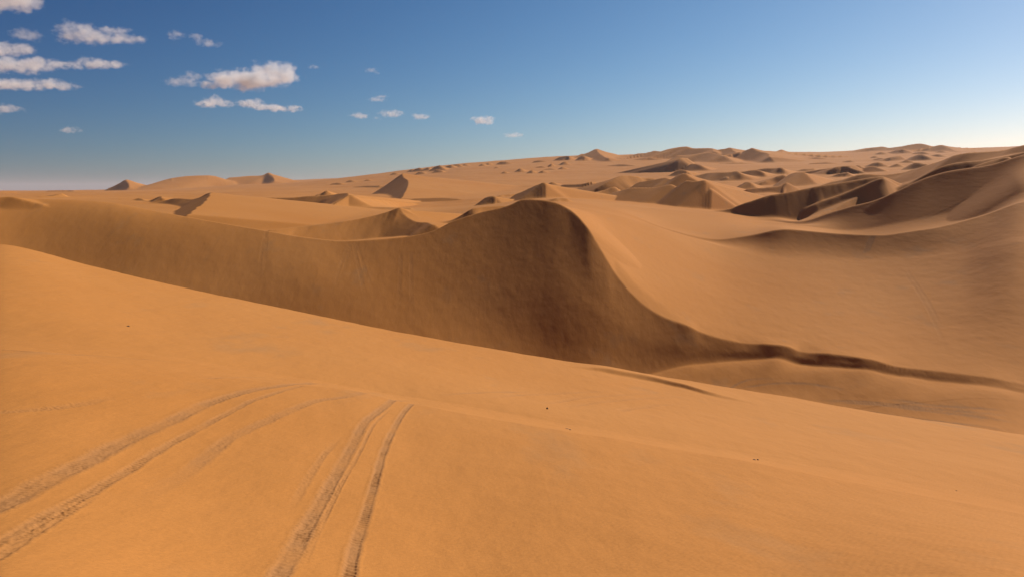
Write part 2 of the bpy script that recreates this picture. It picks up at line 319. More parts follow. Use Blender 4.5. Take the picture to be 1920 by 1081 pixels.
def far_dunes():
    # --- left: star dune with two crests, small peaks, the shaded hollow
    dune([(398,361,560),(388,373,500),(370,389,440),(350,402,400)], LL, .5, .10, .5)
    dune([(273,382,700),(303,377,700),(330,372,680),(355,374,650),(380,368,600),(398,361,560)], CC, .5, .12, .5)
    dune([(183,379,800),(233,378,800),(258,371,800),(275,377,780)], CC, .5, .12)
    dune([(268,378,760),(285,374,760),(300,368,750),(306,372,720)], CC, .5, .12)
    dn([(77,368,370),(95,368,371),(117,363,367)], CC)
    dn([(88,357.5,359),(110,356.5,359),(138,357,359)], CC, rmax=5000)
    dn([(0,359.5,361),(12,358.8,361),(28,359,361)], CC, rmax=5000)
    dn([(-60,378,384),(-20,371.5,388),(17,369,391),(40,374,393),(78,383,390)], (-.1, -1), .6, .10, .3)
    dune([(500,371,720),(540,371,700),(577,368,690),(612,366,680),(640,363,650),(651,362,630),(659,367,600)], CC, .5, .10, .5)
    dune([(590,385,560),(612,384,560),(632,378,560),(648,369,560),(656,365,562)], CC, .55, .12, .4)
    dn([(594,365,368),(604,361,368),(612,357,368),(620,363,368)], CC)
    dn([(451,369,370),(480,370.5,373),(520,371,376),(560,372,377)], CC, .4)
    # crest right behind the great dune, with its peak
    dune([(505,431,292),(560,425,297),(612,419,300),(661,412,303),(701,404,305),(730,396,306),(749.5,389,306)], (-.1, -1), .55, .07, .15)
    dune([(749.5,389,306),(756.5,401,302),(769,411,296),(785,417,288),(801,418,280),(813,422,268)], (-.8, -1), .55, .07, .15)
    dune([(753,391,316),(775,394,322),(796,397,328),(835,404,330),(851,408,328)], (-.2, -1), .35, .30, .15)
    dune([(887,391,300),(905,388,302),(920,387,303),(952,386,304),(975,389,304)], (-.1, -1), .45, .08, .15)
    # --- middle distance
    dune([(755,325,1300),(757,333,1230),(764.5,338,1160),(764.5,350,1040),(758,363,940),(753,371,880)], (-1, .05), .6, .10, 1.5, wob=0)
    dn([(700,353,354),(718,349,353),(735,344,350),(750,338,346)], CC, .4)
    for p in ([(734,326,327),(739,323.5,327),(745,325,327)], [(684,338,339),(688,336,339),(694,338,339)], [(650,340,341),(655,337.5,341),(662,339,341)],
              [(664,350,351),(690,348,351),(712,348,351)], [(622,344,346),(632,342.5,346),(640,344,346)]): dn(p, CC)
    dn([(757,369,371),(764,365,371),(771,361,371),(777,366,370)], CC)
    dn([(812,361,362),(824,357,362),(835,356,362),(836,360,362)], CC)
    for p in ([(766,320,321),(772,317,322),(776,321,323)], [(780,316,317),(786,314.5,319),(794,320,323),(802,325,326)], [(796,316,317),(804,313.5,319),(808,319,321)],
              [(815,312.5,313),(824,309.5,317),(829,314,319),(842,321,323),(856,328,329)], [(838,311,312),(845,309,315),(852,314,317)], [(852,308,309),(859,308,313),(868,313,315)],
              [(785,322,323),(792,322,326),(800,327,328)], [(818,318,319),(826,319,323),(834,324,325)]): dn(p, LC, .62, .2)
    dn([(970,362.5,364),(997,351,365),(1012,345,369),(1019,342.5,371),(1026.5,350,371),(1030,361,371),(1037,372,374)], CC, .55)
    dn([(1028,344,345),(1034,341.5,346.5),(1044,345.5,347)], CC)
    dn([(1055,346,347),(1075,345.5,351),(1092,344,352),(1105,340,352),(1111,337,351),(1113,347,350)], CC)
    dn([(911,370,379),(918,368,382),(926,368,382),(936,377,381)], CC)
    dn([(930,369,370),(935,367.5,370),(944,365,368),(973,364,365)], CC)
    dn([(1029,377,378),(1040,373,378),(1047,371,377),(1062,371,374)], CC)
    for p in ([(933,306,307),(940,303,308),(950,303,308),(958,306,307)], [(969,319,321),(975,315.5,322),(980,320,322)], [(991,322,323),(997,319,325),(1003,325,326)], [(1012,322,323),(1018,319.5,324),(1022,322,324)],
              [(1002,302,303),(1012,300.5,304),(1023,302,303)], [(1040,299,301),(1050,294,300),(1060,292.5,300),(1068,293,301),(1070,300,301)], [(1028,311,312),(1034,306.5,313),(1041,311,312)],
              [(1049,307,309),(1058,302.5,309),(1069,308,309)], [(1047,316,317),(1055,312.5,318),(1061,316,317)], [(1082,298,300),(1090,292,301),(1095,292,301),(1100,299,301)], [(942,323,324),(946,321.5,325),(950,324,325)],
              [(1006,313,314),(1014,311.5,314),(1022,313,314)], [(900,309,310),(904,307,311),(909,310,311)], [(912,307,308),(916,305,309),(920,308,309)], [(1022,317,318),(1030,315.5,318),(1040,317,318)],
              [(868,309,310),(872,307,311),(877,310,311)], [(928,314,315),(931,312.5,315),(934,314,315)]): dn(p, CC, .62, .16)
    dn([(775,372,375),(830,371,377),(900,378,381)], CC, .35); dn([(640,392,394),(700,388,392),(770,390,393)], CC, .3); dn([(410,372,374),(450,369,373),(520,372,374)], CC, .4)
    # --- the large group right of the middle
    dn([(1092,367,368),(1132,346,366),(1151,336,364),(1169,329,362),(1189,330,360),(1206,334,360),(1228,335,360)], CC, .5, .16)
    dn([(1200,340,362),(1228,336,366),(1247,333,370),(1258,336,372),(1270,329,374),(1283,325,376),(1297,334,380)], CC, .5, .14)
    dn([(1288,338,384),(1302,340,388),(1321,338,390),(1329,352,392),(1339,363,394),(1339,377,394),(1341,391,395)], CC, .55, .14)
    dn([(1130,366,372),(1160,358,376),(1190,352,378),(1222,352,380),(1240,349,382),(1258,345,384)], CC, .42, .25)
    dn([(1088,368,370),(1110,362,370),(1133,356,370),(1152,350,368)], CC, .5, .3)
    dn([(1268,320,325),(1275,318,328),(1287,320,330),(1290,325,330)], CC)
    dn([(1243,324,326),(1258,309,324),(1270,301,322),(1280,296,320),(1291,298,318),(1295,306,314)], LC, .5, .12)
    dn([(1284,314,317),(1297,307,320),(1311,309,320),(1327,317,320)], CC)
    dn([(1237,308,309),(1247,307,310),(1258,309,310)], CC)
    dn([(1305,329,330),(1332,324,333),(1360,323,338),(1380,321,338),(1392,327,338),(1407,334,337)], CC, .5)
    dn([(1340,329,331),(1349,330,336),(1356,336,338)], CC); dn([(1357,333,335),(1362,332,339),(1369,338,340)], CC)
    dn([(1388,322,323),(1411,319,329),(1421,319,331),(1432,324,334),(1442,334,336)], CC)
    dn([(1422,317,318),(1440,315,321),(1453,315,325),(1464,314,327),(1473,321,328),(1476,326,328)], CC)
    dn([(1415,349,351),(1430,342,349),(1444,336,344),(1470,327,333)], CC, .5, .2)
    dn([(1466,345,348),(1476,330,346),(1486,325,347),(1497,323,348),(1506,323,348),(1518,332,349),(1526,341,350)], CC, .42)
    dn([(1391,345,349),(1399,341,354),(1407,342,355),(1414,349,354)], CC, .5, .2)
    dn([(1402,354,356),(1429,352,362),(1450,350,364),(1466,347,362),(1475,342,352)], CC, .5, .12)
    dn([(1494,320,321),(1513,316,321),(1526,316,320)], CC)
    dn([(1548,325,327),(1560,317,327),(1574,312,326),(1592,311,326),(1606,311,324),(1615,319,323)], CC, .45)
    dn([(1562,329,331),(1575,325,331),(1589,323,330),(1596,328,330)], CC)
    dn([(1335,301,302),(1341,299,303),(1348,302,303)], CC)
    for p in ([(1625,310,311),(1636,306,313),(1647,304,313),(1660,309,312)], [(1611,316,318),(1634,312,320),(1656,318,324),(1672,323,325)], [(1641,288,289),(1652,285,290),(1665,288,289)],
              [(1655,301,302),(1671,295,303),(1689,292,298)], [(1667,285,286),(1682,281,288),(1695,279.5,288),(1703,283,287)], [(1698,313,315),(1708,308,317),(1718,305,317),(1736,308,315)],
              [(1703,297,298),(1714,292,300),(1725,289.5,301),(1737,293,301),(1750,300,302)], [(1714,286,288),(1729,284.5,289),(1741,288,289)], [(1640,298,299),(1652,296,300),(1662,299,300)],
              [(1600,313,314),(1608,310,316),(1618,314,316)], [(1632,295,296),(1640,292.5,297),(1650,295,296)], [(1690,303,304),(1700,300,305),(1712,303,305)], [(1745,292,293),(1757,289,294),(1768,292,294)],
              [(1756,284,285),(1764,282,286),(1772,285,286)], [(1670,311,312),(1682,307,313),(1692,311,313)], [(1580,303,304),(1592,301,304),(1604,303,304)], [(1520,306,307),(1545,304.5,307),(1570,306,307)],
              [(1500,296,297),(1525,295,297.5),(1548,296.5,297.5)], [(1140,310,311),(1165,308,311),(1190,310,311)], [(1190,298,299),(1215,296,300),(1240,298,299)], [(1350,306,307),(1380,304.5,307),(1410,306,307)]): dn(p, CC, .62, .14)
    # --- skyline hills
    dune([(1089,289,2800),(1105,287,2800),(1115.5,279,2800),(1129,283,2760),(1145,292,2700),(1166,297,2600)], LC, .45, .2, 4)
    dune([(1116,280,2790),(1124,288,2650),(1140,296,2500)], LL, .5, .2, 3)
    dune([(1184,292,2700),(1195,288,2700),(1213,287,2650),(1223.5,283,2650),(1237,284,2600)], CC, .4, .12, 3)
    dune([(1230,287,2560),(1263,277,2560),(1284,274.6,2560),(1295,278,2520),(1332,278,2480),(1340,284,2400)], CC, .45, .12, 3)
    dune([(1270,291,2250),(1295,290,2250),(1323,286,2250),(1345,289,2200),(1358,292.5,2150)], CC, .45, .15, 3)
    dune([(1335,285,2450),(1352,279,2450),(1366,277,2450),(1376,283,2380),(1386,287,2300)], CC, .45, .12, 3)
    dune([(1392,286,2300),(1400,281,2300),(1407,277.5,2300),(1420,283,2250),(1437,287,2200),(1445,294,2100)], CC, .5, .12, 3)
    dune([(1455,282.5,3100),(1465,279,3100),(1475,282.5,3100)], CC, .4, .3, 3)
    dune([(1605,281,2900),(1630,277,2900),(1651,275,2900),(1668,277.5,2850),(1688,275,2800),(1718,269.5,2750),(1735,271,2700),(1747,276,2650)], CC, .4, .15, 4)
    dune([(1742,277,2600),(1762,272,2600),(1778,277,2550),(1793,283,2450)], CC, .4, .12, 4)
    dune([(237,337,4000),(241,344,3900),(241,352,3800)], (-1, .1), .5, .35, 3, end=.45)
    dune([(205,352.5,4000),(222,345,4000),(237,337,4000),(258,343,4000),(282,348,4000)], CC, .5, .3, 3)
    dune([(279,348,4000),(300,340,4000),(318,335,4000),(355,330,4000),(392,329,4000),(437,340,4000)], CC, .25, .2, 6, wob=2)
    dune([(430,333,4100),(470,330,4100),(492,329,4100),(503,324,4100),(520,331,4100),(543,338,4100)], CC, .35, .3, 3)
    dune([(503,324,4100),(511,331,4000),(514,339,3900)], (-1, .1), .5, .3, 3)
    for x in (322, 333, 345, 357, 372, 388): dn([(x,334,334.5),(x+3,338,341),(x+1,343,346)], LL, .6, .4, rmax=3950, k=2)
    # --- right hill: ridges one behind the other
    dune([(1340,395,478),(1370,391,476),(1389,383,474),(1414,375,472),(1442,366,470),(1473,361,468),(1518,352,466),(1538,348,464),(1577,342,462),(1618,335,460),(1656,330,456)], (-.2,-1), .55, .12, .6)
    dune([(1530,381,446),(1540,377,446),(1577,364,446),(1620,346,446),(1656,332,444)], (-.2,-1), .5, .2, .6)
    dune([(1515,354,640),(1532,350,640),(1552,342,640),(1577,337,635),(1599,330,630),(1620,325,625),(1656,328,620),(1690,324,610),(1718,316,600),(1744,308,590),(1774,298,580),(1798,289,570),(1820,286,565),(1862,284,555),(1888,280,550),(1913,273,545),(2000,262,530)], CC, .5, .12, .8)
    dune([(1488,419,400),(1518,410,408),(1562,393,422),(1590,378,432),(1620,364,440),(1655,352,446)], (-.2, -1), .5, .25, .3)
    dune([(1700,345,440),(1735,327,440),(1767,311,440),(1803,303,440),(1842,300,436),(1879,294,432),(1930,283,428),(2050,270,420)], (-.2, -1), .5, .15, .4)
    dune([(1836,308,416),(1850,303,418),(1868,298,420),(1890,293,420)], (-.2, -1), .5, .2, .3)
    # low swells crossing the right-hand slope
far_dunes()
def talus():
    """nothing steeper than sand can stand: fill below every step"""
    i0 = int(np.searchsorted(RR, 100)); dr = np.diff(RR); mx = .72
    for i in range(i0 + 1, NR): H[i] = np.maximum(H[i], H[i - 1] - mx * dr[i - 1])
    for i in range(NR - 2, i0 - 1, -1): H[i] = np.maximum(H[i], H[i + 1] - mx * dr[i])
    sub = H[i0:]; rr = RR[i0:] * mx
    da = np.diff(np.concatenate([AZ, [AZ[0] + 2 * np.pi]]))
    T = np.ascontiguousarray(sub.T)
    for j in range(1, NC): T[j] = np.maximum(T[j], T[j - 1] - rr * da[j - 1])
    for j in range(NC - 2, -1, -1): T[j] = np.maximum(T[j], T[j + 1] - rr * da[j])
    U = T.T.copy(); S = T.T
    for _ in range(1):
        S[1:-1] = .25 * S[:-2] + .5 * S[1:-1] + .25 * S[2:]
        S[:, 1:-1] = .25 * S[:, :-2] + .5 * S[:, 1:-1] + .25 * S[:, 2:]
    k = (sstep(100, 112, RR[i0:]) * (1 - sstep(420, 520, RR[i0:])))[:, None]
    k2 = sstep(100, 112, RR[i0:])[:, None]
    H[i0:] = H[i0:] * (1 - k2) + (U * (1 - k) + S * k) * k2
talus()
def spurs():
    """soft spurs and pockets of sand at the foot of the long ridge, seen against its shade"""
    global H
    for x, y, w_, l_, h_ in ((1462,676,2.4,6,.45), (1545,700,5,5,.25), (1630,696,2.6,5,.4), (1590,708,5,4,-.2), (1700,716,3,5,.25), (1900,742,7,6,.4), (1800,745,8,5,.2)):
        r = near_hit(x, y, H, 120)
        if not r: continue
        a, b, c = ray(x, y); cx, cy = a * r, b * r
        m = (np.abs(X2 - cx) < 30) & (np.abs(Y2 - cy) < 30)
        u = (X2[m] - cx) * .85 + (Y2[m] - cy) * -.5; v = (X2[m] - cx) * .5 + (Y2[m] - cy) * .85
        H[m] += h_ * np.exp(-(u / w_) ** 2 - (v / l_) ** 2)
spurs()

# ------------------------------------------------------------------ fine relief
def fine():
    global H
    # soft folds across the great face and little slumps
    m = sstep(150, 190, R2) * (1 - sstep(300, 360, R2))
    H = H + 0.18 * m * fbm((X2 + .35 * Y2) / 26, Y2 / 60 + 2, 4, 20)
    H = H + 0.05 * fbm(X2 / 3.2, Y2 / 4.2, 4, 30) * sstep(8, 20, R2) * (1 - sstep(200, 400, R2))
    H = H + 0.4 * fbm(X2 / 35, Y2 / 50, 4, 40) * sstep(400, 700, R2)
fine()

# ------------------------------------------------------------------ where a line of sight meets the sand
DAZ = AZ[1] - AZ[0]; NF = int((rad(39) * 2) / DAZ)
def hit(x, y, r0=6, skip=0):
    a, b, c = ray(x, y); az = math.atan2(a, b)
    j = int(np.clip(round((az - AZ[0]) / DAZ), 0, NF - 1))
    col = H[:, j]; d = col - c * RR
    i = np.where((d >= 0) & (RR > r0))[0]
    if not len(i): return None
    i = i[0]
    d0, d1 = d[i - 1], d[i]; t = d0 / (d0 - d1) if d1 != d0 else 0
    r = RR[i - 1] + t * (RR[i] - RR[i - 1])
    return np.array([a * r, b * r])

DIST = np.zeros_like(H)          # disturbed (darker, coarser) sand
def track(pix, width=.34, depth=.07, berm=.03, tread=.5, rough=.02, pitch=.26, fade=(0, 0), r0=6, tint=.5):
    """a wheel rut pressed into the sand along a line"""
    global H, DIST
    P = [hit(x, y, r0) for x, y in pix]; P = np.array([p for p in P if p is not None])
    if len(P) < 2: return
    s = np.concatenate([[0], np.cumsum(np.hypot(*np.diff(P, axis=0).T))]); n = max(8, int(s[-1] / (width * 2)))
    ss = np.linspace(0, s[-1], n + 1); Q = np.stack([pchip(s, P[:, 0], ss), pchip(s, P[:, 1], ss)], 1)
    rq = np.hypot(Q[:, 0], Q[:, 1]); aq = np.arctan2(Q[:, 0], Q[:, 1])
    i0, i1 = np.searchsorted(RR, [rq.min() - 2 * width, rq.max() + 2 * width])
    j0, j1 = np.clip(((np.array([aq.min() - 3 * width / rq.min(), aq.max() + 3 * width / rq.min()]) - AZ[0]) / DAZ).astype(int), 0, NF)
    x = X2[i0:i1, j0:j1]; y = Y2[i0:i1, j0:j1]
    best = np.full(x.shape, 1e9); along = np.zeros(x.shape); side = np.zeros(x.shape)
    for k in range(n):
        A, B = Q[k], Q[k + 1]; d = B - A; l2 = d @ d
        if l2 < 1e-9: continue
        rad_ = math.sqrt(l2) + 3 * width
        m = (np.abs(x - A[0]) < rad_) & (np.abs(y - A[1]) < rad_)
        if not m.any(): continue
        xm, ym = x[m], y[m]
        t = np.clip(((xm - A[0]) * d[0] + (ym - A[1]) * d[1]) / l2, 0, 1)
        ex = xm - A[0] - t * d[0]; ey = ym - A[1] - t * d[1]; dd = np.hypot(ex, ey)
        u = dd < best[m]
        bm = best[m]; bm[u] = dd[u]; best[m] = bm
        am = along[m]; am[u] = (ss[k] + t * math.sqrt(l2))[u]; along[m] = am
        sm = side[m]; sm[u] = np.sign(ex * d[1] - ey * d[0])[u]; side[m] = sm
    wv = width * (.5 + .12 * perlin(along * .8, along * 0 + 2.2))
    q = best / wv
    L_ = s[-1]; f = np.ones_like(along)
    if fade[0]: f = f * sstep(0, fade[0] * L_, along)
    if fade[1]: f = f * (1 - sstep((1 - fade[1]) * L_, L_, along))
    f = f * (.55 + .9 * np.clip(.5 + fbm(along / 3.0, along * 0 + width * 9 + pix[0][0], 2, 6), 0, 1))
    trough = -depth * (1 - sstep(.55, 1.15, q)); bm = berm * np.exp(-((q - 1.45) / .33) ** 2)
    depth = depth * .38; trough = trough * .27; bm = bm * .22
    tr = 1.5 * tread * depth * np.clip(.4 + 1.6 * perlin(along * .9, along * 0 + width * 5), 0, 1) * np.sin(2 * np.pi * along / pitch + 1.2 * side * q) * (1 - sstep(.6, 1.1, q))
    rg = .7 * rough * fbm(x / .16, y / .22, 3, 50) * (1 - sstep(.9, 1.9, q))
    ok = best < 3 * width
    H[i0:i1, j0:j1] += np.where(ok, f * (trough + bm + tr + rg), 0)
    DIST[i0:i1, j0:j1] = np.maximum(DIST[i0:i1, j0:j1], np.where(ok, np.clip(f, 0, 1) * tint * (1 - sstep(.7, 1.7, q)), 0))
def near_tracks():
    # upper pair, sweeping from the lower left corner to the brow
    track([(-60,978),(0,949),(47,921),(141,874),(234,827),(328,785),(398,752),(469,731),(539,720),(586,717),(647,724)], .62, .10, .04, .35, .03, fade=(0,.12), tint=.55)
    track([(-60,1045),(0,1015),(84,968),(164,925),(234,884),(300,842),(352,813),(422,776),(478,748),(539,729),(600,722)], .34, .07, .03, .5, .03, fade=(0,.3), tint=.45)
    track([(-60,1075),(0,1040),(47,1006),(155,940),(190,918)], .3, .06, .02, .4, .03, fade=(0,.4), tint=.35)
    track([(230,960),(281,925),(352,884),(398,846),(445,813),(516,781),(586,752),(656,741),(720,740)], .5, .045, .02, .3, .025, fade=(.35,.3), tint=.4)
    # the pair in the middle
    track([(520,1081),(553,1029),(586,968),(623,902),(656,842),(694,781),(720,762),(750,750),(775,750)], .42, .09, .03, .4, .03, fade=(0,.08), tint=.6)
    track([(560,1075),(600,985),(640,905),(672,850),(705,790),(735,762)], .16, .05, .02, .5, .02, fade=(.2,.2), tint=.35)
    track([(654,1081),(661,1038),(684,968),(703,902),(717,851),(745,790),(760,768),(785,756)], .30, .09, .03, .6, .02, fade=(0,.08), tint=.6)
    track([(540,960),(575,900),(610,848),(640,815)], .25, .04, .02, .3, .03, fade=(.3,.5), tint=.35)
    # faint old ones
    track([(-20,655),(60,659),(150,664),(260,672),(350,680)], .5, .09, .03, 0, .03, fade=(0,.4), tint=.3)
    track([(-20,775),(60,768),(150,757),(220,742)], .5, .05, .02, .2, .04, fade=(0,.4), tint=.25)
    track([(370,709),(410,707),(450,706),(520,708)], .4, .06, .02, 0, .02, fade=(.2,.4), tint=.25)
    track([(810,741),(850,738),(920,734),(1000,733)], .5, .07, .03, 0, .02, fade=(.3,.4), tint=.3)
    for k, (a, b) in enumerate([((1000,757),(1250,735)),((1040,764),(1290,742)),((1140,766),(1290,758)),((1150,772),(1260,763)),((900,747),(1180,733))]):
        track([a, ((a[0]*2+b[0])/3, (a[1]*2+b[1])/3 - 4 + 5*(k==2)), ((a[0]+2*b[0])/3, (a[1]+2*b[1])/3 - 3), b], .8, .10, .05, 0, .02, fade=(.3,.4), tint=.15)
def scarp():
    """low shaded step just short of the far edge of the near dune"""
    global H
    P = np.array([hit(*p) for p in [(1060,685),(1113,692),(1160,701),(1211,710),(1270,723),(1330,738),(1389,750),(1450,762)]])
    az = np.arctan2(P[:, 0], P[:, 1]); r = np.hypot(P[:, 0], P[:, 1]); o = np.argsort(az)
    ok = (AZW > az.min()) & (AZW < az.max()); rl = pchip(az[o], r[o], AZW)
    f = sstep(0, .25, (AZW - az.min()) / np.ptp(az)) * (1 - sstep(.45, 1, (AZW - az.min()) / np.ptp(az))) * ok
    n = R2 - rl[None, :]
    H = H + .55 * f[None, :] * sstep(-1.6, 0, n) * np.exp(-np.maximum(n, 0) / 10)
def mid_tracks():
    for pts in ([(505,433),(498,470),(494,520),(490,560)], [(499,433),(490,475),(486,525)],
                [(655,455),(645,480),(632,515),(625,545)], [(659,455),(652,480),(640,520)], [(663,455),(672,500),(685,560),(690,600)], [(668,455),(684,505),(705,560)],
                [(752,470),(750,520),(748,590)], [(770,470),(771,520),(772,600)]):
        track(pts, 1.0, .05, .035, 0, .05, fade=(.05,.5), r0=170, tint=.10)
    for pts in ([(1640,441),(1634,455),(1626,474)], [(1636,441),(1627,458),(1621,476)]):
        track(pts, 1.0, .12, .05, 0, .02, fade=(.1,.2), r0=240, tint=.5)
    for pts in ([(1380,727),(1450,718),(1520,719),(1590,731)], [(1520,750),(1600,751),(1720,762),(1820,772),(1920,783)], [(1540,752),(1640,757),(1760,772),(1920,795)],
                [(1655,748),(1680,749),(1760,760),(1900,772)], [(1300,722),(1400,712),(1500,713)], [(1560,760),(1700,782),(1850,800),(1930,815)]):
        track(pts, .7, .06, .03, 0, .06, fade=(.25,.3), r0=112, tint=.6)
    for pts in ([(1690,500),(1730,560),(1760,620),(1775,655)], [(1697,500),(1737,560),(1768,620)]):
        track(pts, .7, .08, .05, 0, .02, fade=(.3,.3), r0=160, tint=.15)
scarp(); near_tracks(); mid_tracks()

# ------------------------------------------------------------------ materials
def mat(name):
    m = bpy.data.materials.new(name); m.use_nodes = True
    n = m.node_tree; b = n.nodes['Principled BSDF']; return m, n, b
def N(n, t, **kw):
    x = n.nodes.new(t)
    for k, v in kw.items():
        if k in x.inputs: x.inputs[k].default_value = v
        else: setattr(x, k, v)
    return x
def sand_material():
    m, n, b = mat('sand'); lk = n.links.new
    geo = N(n, 'ShaderNodeNewGeometry')
    b.inputs['Roughness'].default_value = .92; b.inputs['Specular IOR Level'].default_value = .12
    def noise(scale, detail=4, rough=.55, vec=None, stretch=None):
        x = N(n, 'ShaderNodeTexNoise', Scale=scale, Detail=detail, Roughness=rough)
        mp = N(n, 'ShaderNodeMapping'); lk(geo.outputs['Position'], mp.inputs['Vector'])
        if stretch: mp.inputs['Scale'].default_value = stretch[0]; mp.inputs['Rotation'].default_value = (0, 0, stretch[1])
        lk(mp.outputs[0], x.inputs['Vector']); return x
    n1 = noise(.012, 4); n2 = noise(.13, 5, .6, None, ((1, .35, 1), .5)); n3 = noise(9, 6, .75)
    r1 = N(n, 'ShaderNodeValToRGB'); lk(n1.outputs[0], r1.inputs[0])
    r1.color_ramp.elements[0].position = .3; r1.color_ramp.elements[0].color = SAND_A
    r1.color_ramp.elements[1].position = .7; r1.color_ramp.elements[1].color = SAND_B
    # heavy dark grains gathered in streaks
    r2 = N(n, 'ShaderNodeValToRGB'); lk(n2.outputs[0], r2.inputs[0])
    r2.color_ramp.elements[0].position = .6; r2.color_ramp.elements[0].color = (0, 0, 0, 1)
    r2.color_ramp.elements[1].position = 1.0; r2.color_ramp.elements[1].color = (1, 1, 1, 1)
    mx = N(n, 'ShaderNodeMix', data_type='RGBA'); lk(r2.outputs[0], mx.inputs[0]); lk(r1.outputs[0], mx.inputs[6])
    mx.inputs[7].default_value = (.34, .19, .085, 1)
    at = N(n, 'ShaderNodeAttribute', attribute_name='disturbed')
    m2 = N(n, 'ShaderNodeMath', operation='MULTIPLY'); lk(at.outputs['Fac'], m2.inputs[0]); m2.inputs[1].default_value = .75
    mx2 = N(n, 'ShaderNodeMix', data_type='RGBA'); lk(m2.outputs[0], mx2.inputs[0]); lk(mx.outputs[2], mx2.inputs[6])
    mx2.inputs[7].default_value = (.30, .16, .075, 1)
    # grain
    mr = N(n, 'ShaderNodeMapRange'); lk(n3.outputs[0], mr.inputs[0])
    mr.inputs[1].default_value = .25; mr.inputs[2].default_value = .75; mr.inputs[3].default_value = .86; mr.inputs[4].default_value = 1.12
    hs = N(n, 'ShaderNodeVectorMath', operation='SCALE'); lk(mx2.outputs[2], hs.inputs[0]); lk(mr.outputs[0], hs.inputs['Scale'])
    lk(hs.outputs[0], b.inputs['Base Color'])
    # wind ripples and grain relief
    wv = N(n, 'ShaderNodeTexWave', Scale=1.6, Distortion=6.0, Detail=3.0); wv.inputs['Detail Scale'].default_value = .6
    mp = N(n, 'ShaderNodeMapping'); mp.inputs['Rotation'].default_value = (0, 0, rad(35)); lk(geo.outputs['Position'], mp.inputs[0]); lk(mp.outputs[0], wv.inputs[0])
    g1 = noise(14, 5, .7); g2 = noise(.55, 6, .62, None, ((1, .3, 1), .9))
    b1 = N(n, 'ShaderNodeBump', Strength=.10, Distance=.03); lk(wv.outputs[0], b1.inputs['Height'])
    b2 = N(n, 'ShaderNodeBump', Strength=.35, Distance=.012); lk(g1.outputs[0], b2.inputs['Height']); lk(b1.outputs[0], b2.inputs['Normal'])
    b3 = N(n, 'ShaderNodeBump', Strength=.35, Distance=.25); lk(g2.outputs[0], b3.inputs['Height']); lk(b2.outputs[0], b3.inputs['Normal'])
    lk(b3.outputs[0], b.inputs['Normal'])
    return m
SAND_A = (.52, .196, .038, 1); SAND_B = (.56, .230, .056, 1)
sand = sand_material()

# ------------------------------------------------------------------ the sand sheet, split along the valleys
Z2 = H + CAMZ
def sheet(name, i0, i1, label_kind='structure', centre=False):
    """rings i0..i1 (inclusive) of the grid as one mesh"""
    nr = i1 - i0 + 1
    co = np.stack([X2[i0:i1 + 1], Y2[i0:i1 + 1], Z2[i0:i1 + 1]], -1).reshape(-1, 3)
    j = np.arange(NC); jn = (j + 1) % NC
    i = np.arange(nr - 1)[:, None] * NC
    q = np.stack([i + j, i + jn, i + NC + jn, i + NC + j], -1).reshape(-1, 4)[:, ::-1]
    dist = DIST[i0:i1 + 1].reshape(-1)
    ns = q.size; nf = len(q); loops = q.reshape(-1); starts = np.arange(nf) * 4; tot = np.full(nf, 4)
    if centre:
        co = np.vstack([co, [[0, 0, CAMZ - 1.8]]]); dist = np.append(dist, 0)
        t = np.stack([j * 0 + len(co) - 1, jn, j], -1)
        loops = np.concatenate([loops, t.reshape(-1)]); starts = np.concatenate([starts, ns + np.arange(NC) * 3]); tot = np.concatenate([tot, np.full(NC, 3)]); nf += NC
    me = bpy.data.meshes.new(name)
    me.vertices.add(len(co)); me.vertices.foreach_set('co', co.astype(np.float32).reshape(-1))
    me.loops.add(len(loops)); me.loops.foreach_set('vertex_index', loops.astype(np.int32))
    me.polygons.add(nf); me.polygons.foreach_set('loop_start', starts.astype(np.int32))
    me.polygons.foreach_set('use_smooth', np.ones(nf, bool))
    a = me.attributes.new('disturbed', 'FLOAT', 'POINT'); a.data.foreach_set('value', dist.astype(np.float32))
    me.update(calc_edges=True); me.materials.append(sand)
    o = bpy.data.objects.new(name, me); C.objects.link(o); o['kind'] = 'structure'
    return o
sheet('ground', 0, NR - 1, centre=True)


# ------------------------------------------------------------------ stones lying on the near dune
def stone_material(name, col):
    m, n, b = mat(name); lk = n.links.new
    tc = N(n, 'ShaderNodeTexCoord'); x = N(n, 'ShaderNodeTexNoise', Scale=3.0, Detail=6); lk(tc.outputs['Object'], x.inputs[0])
    r = N(n, 'ShaderNodeValToRGB'); lk(x.outputs[0], r.inputs[0])
    r.color_ramp.elements[0].position = .35; r.color_ramp.elements[0].color = tuple(c * .6 for c in col) + (1,)
    r.color_ramp.elements[1].position = .7; r.color_ramp.elements[1].color = tuple(c * 1.3 for c in col) + (1,)
    lk(r.outputs[0], b.inputs['Base Color']); b.inputs['Roughness'].default_value = .8
    bp = N(n, 'ShaderNodeBump', Strength=.6, Distance=.02); lk(x.outputs[0], bp.inputs['Height']); lk(bp.outputs[0], b.inputs['Normal'])
    return m
dark_rock = stone_material('dark_rock', (.05, .035, .028)); pale_rock = stone_material('pale_rock', (.62, .55, .46))
import bmesh
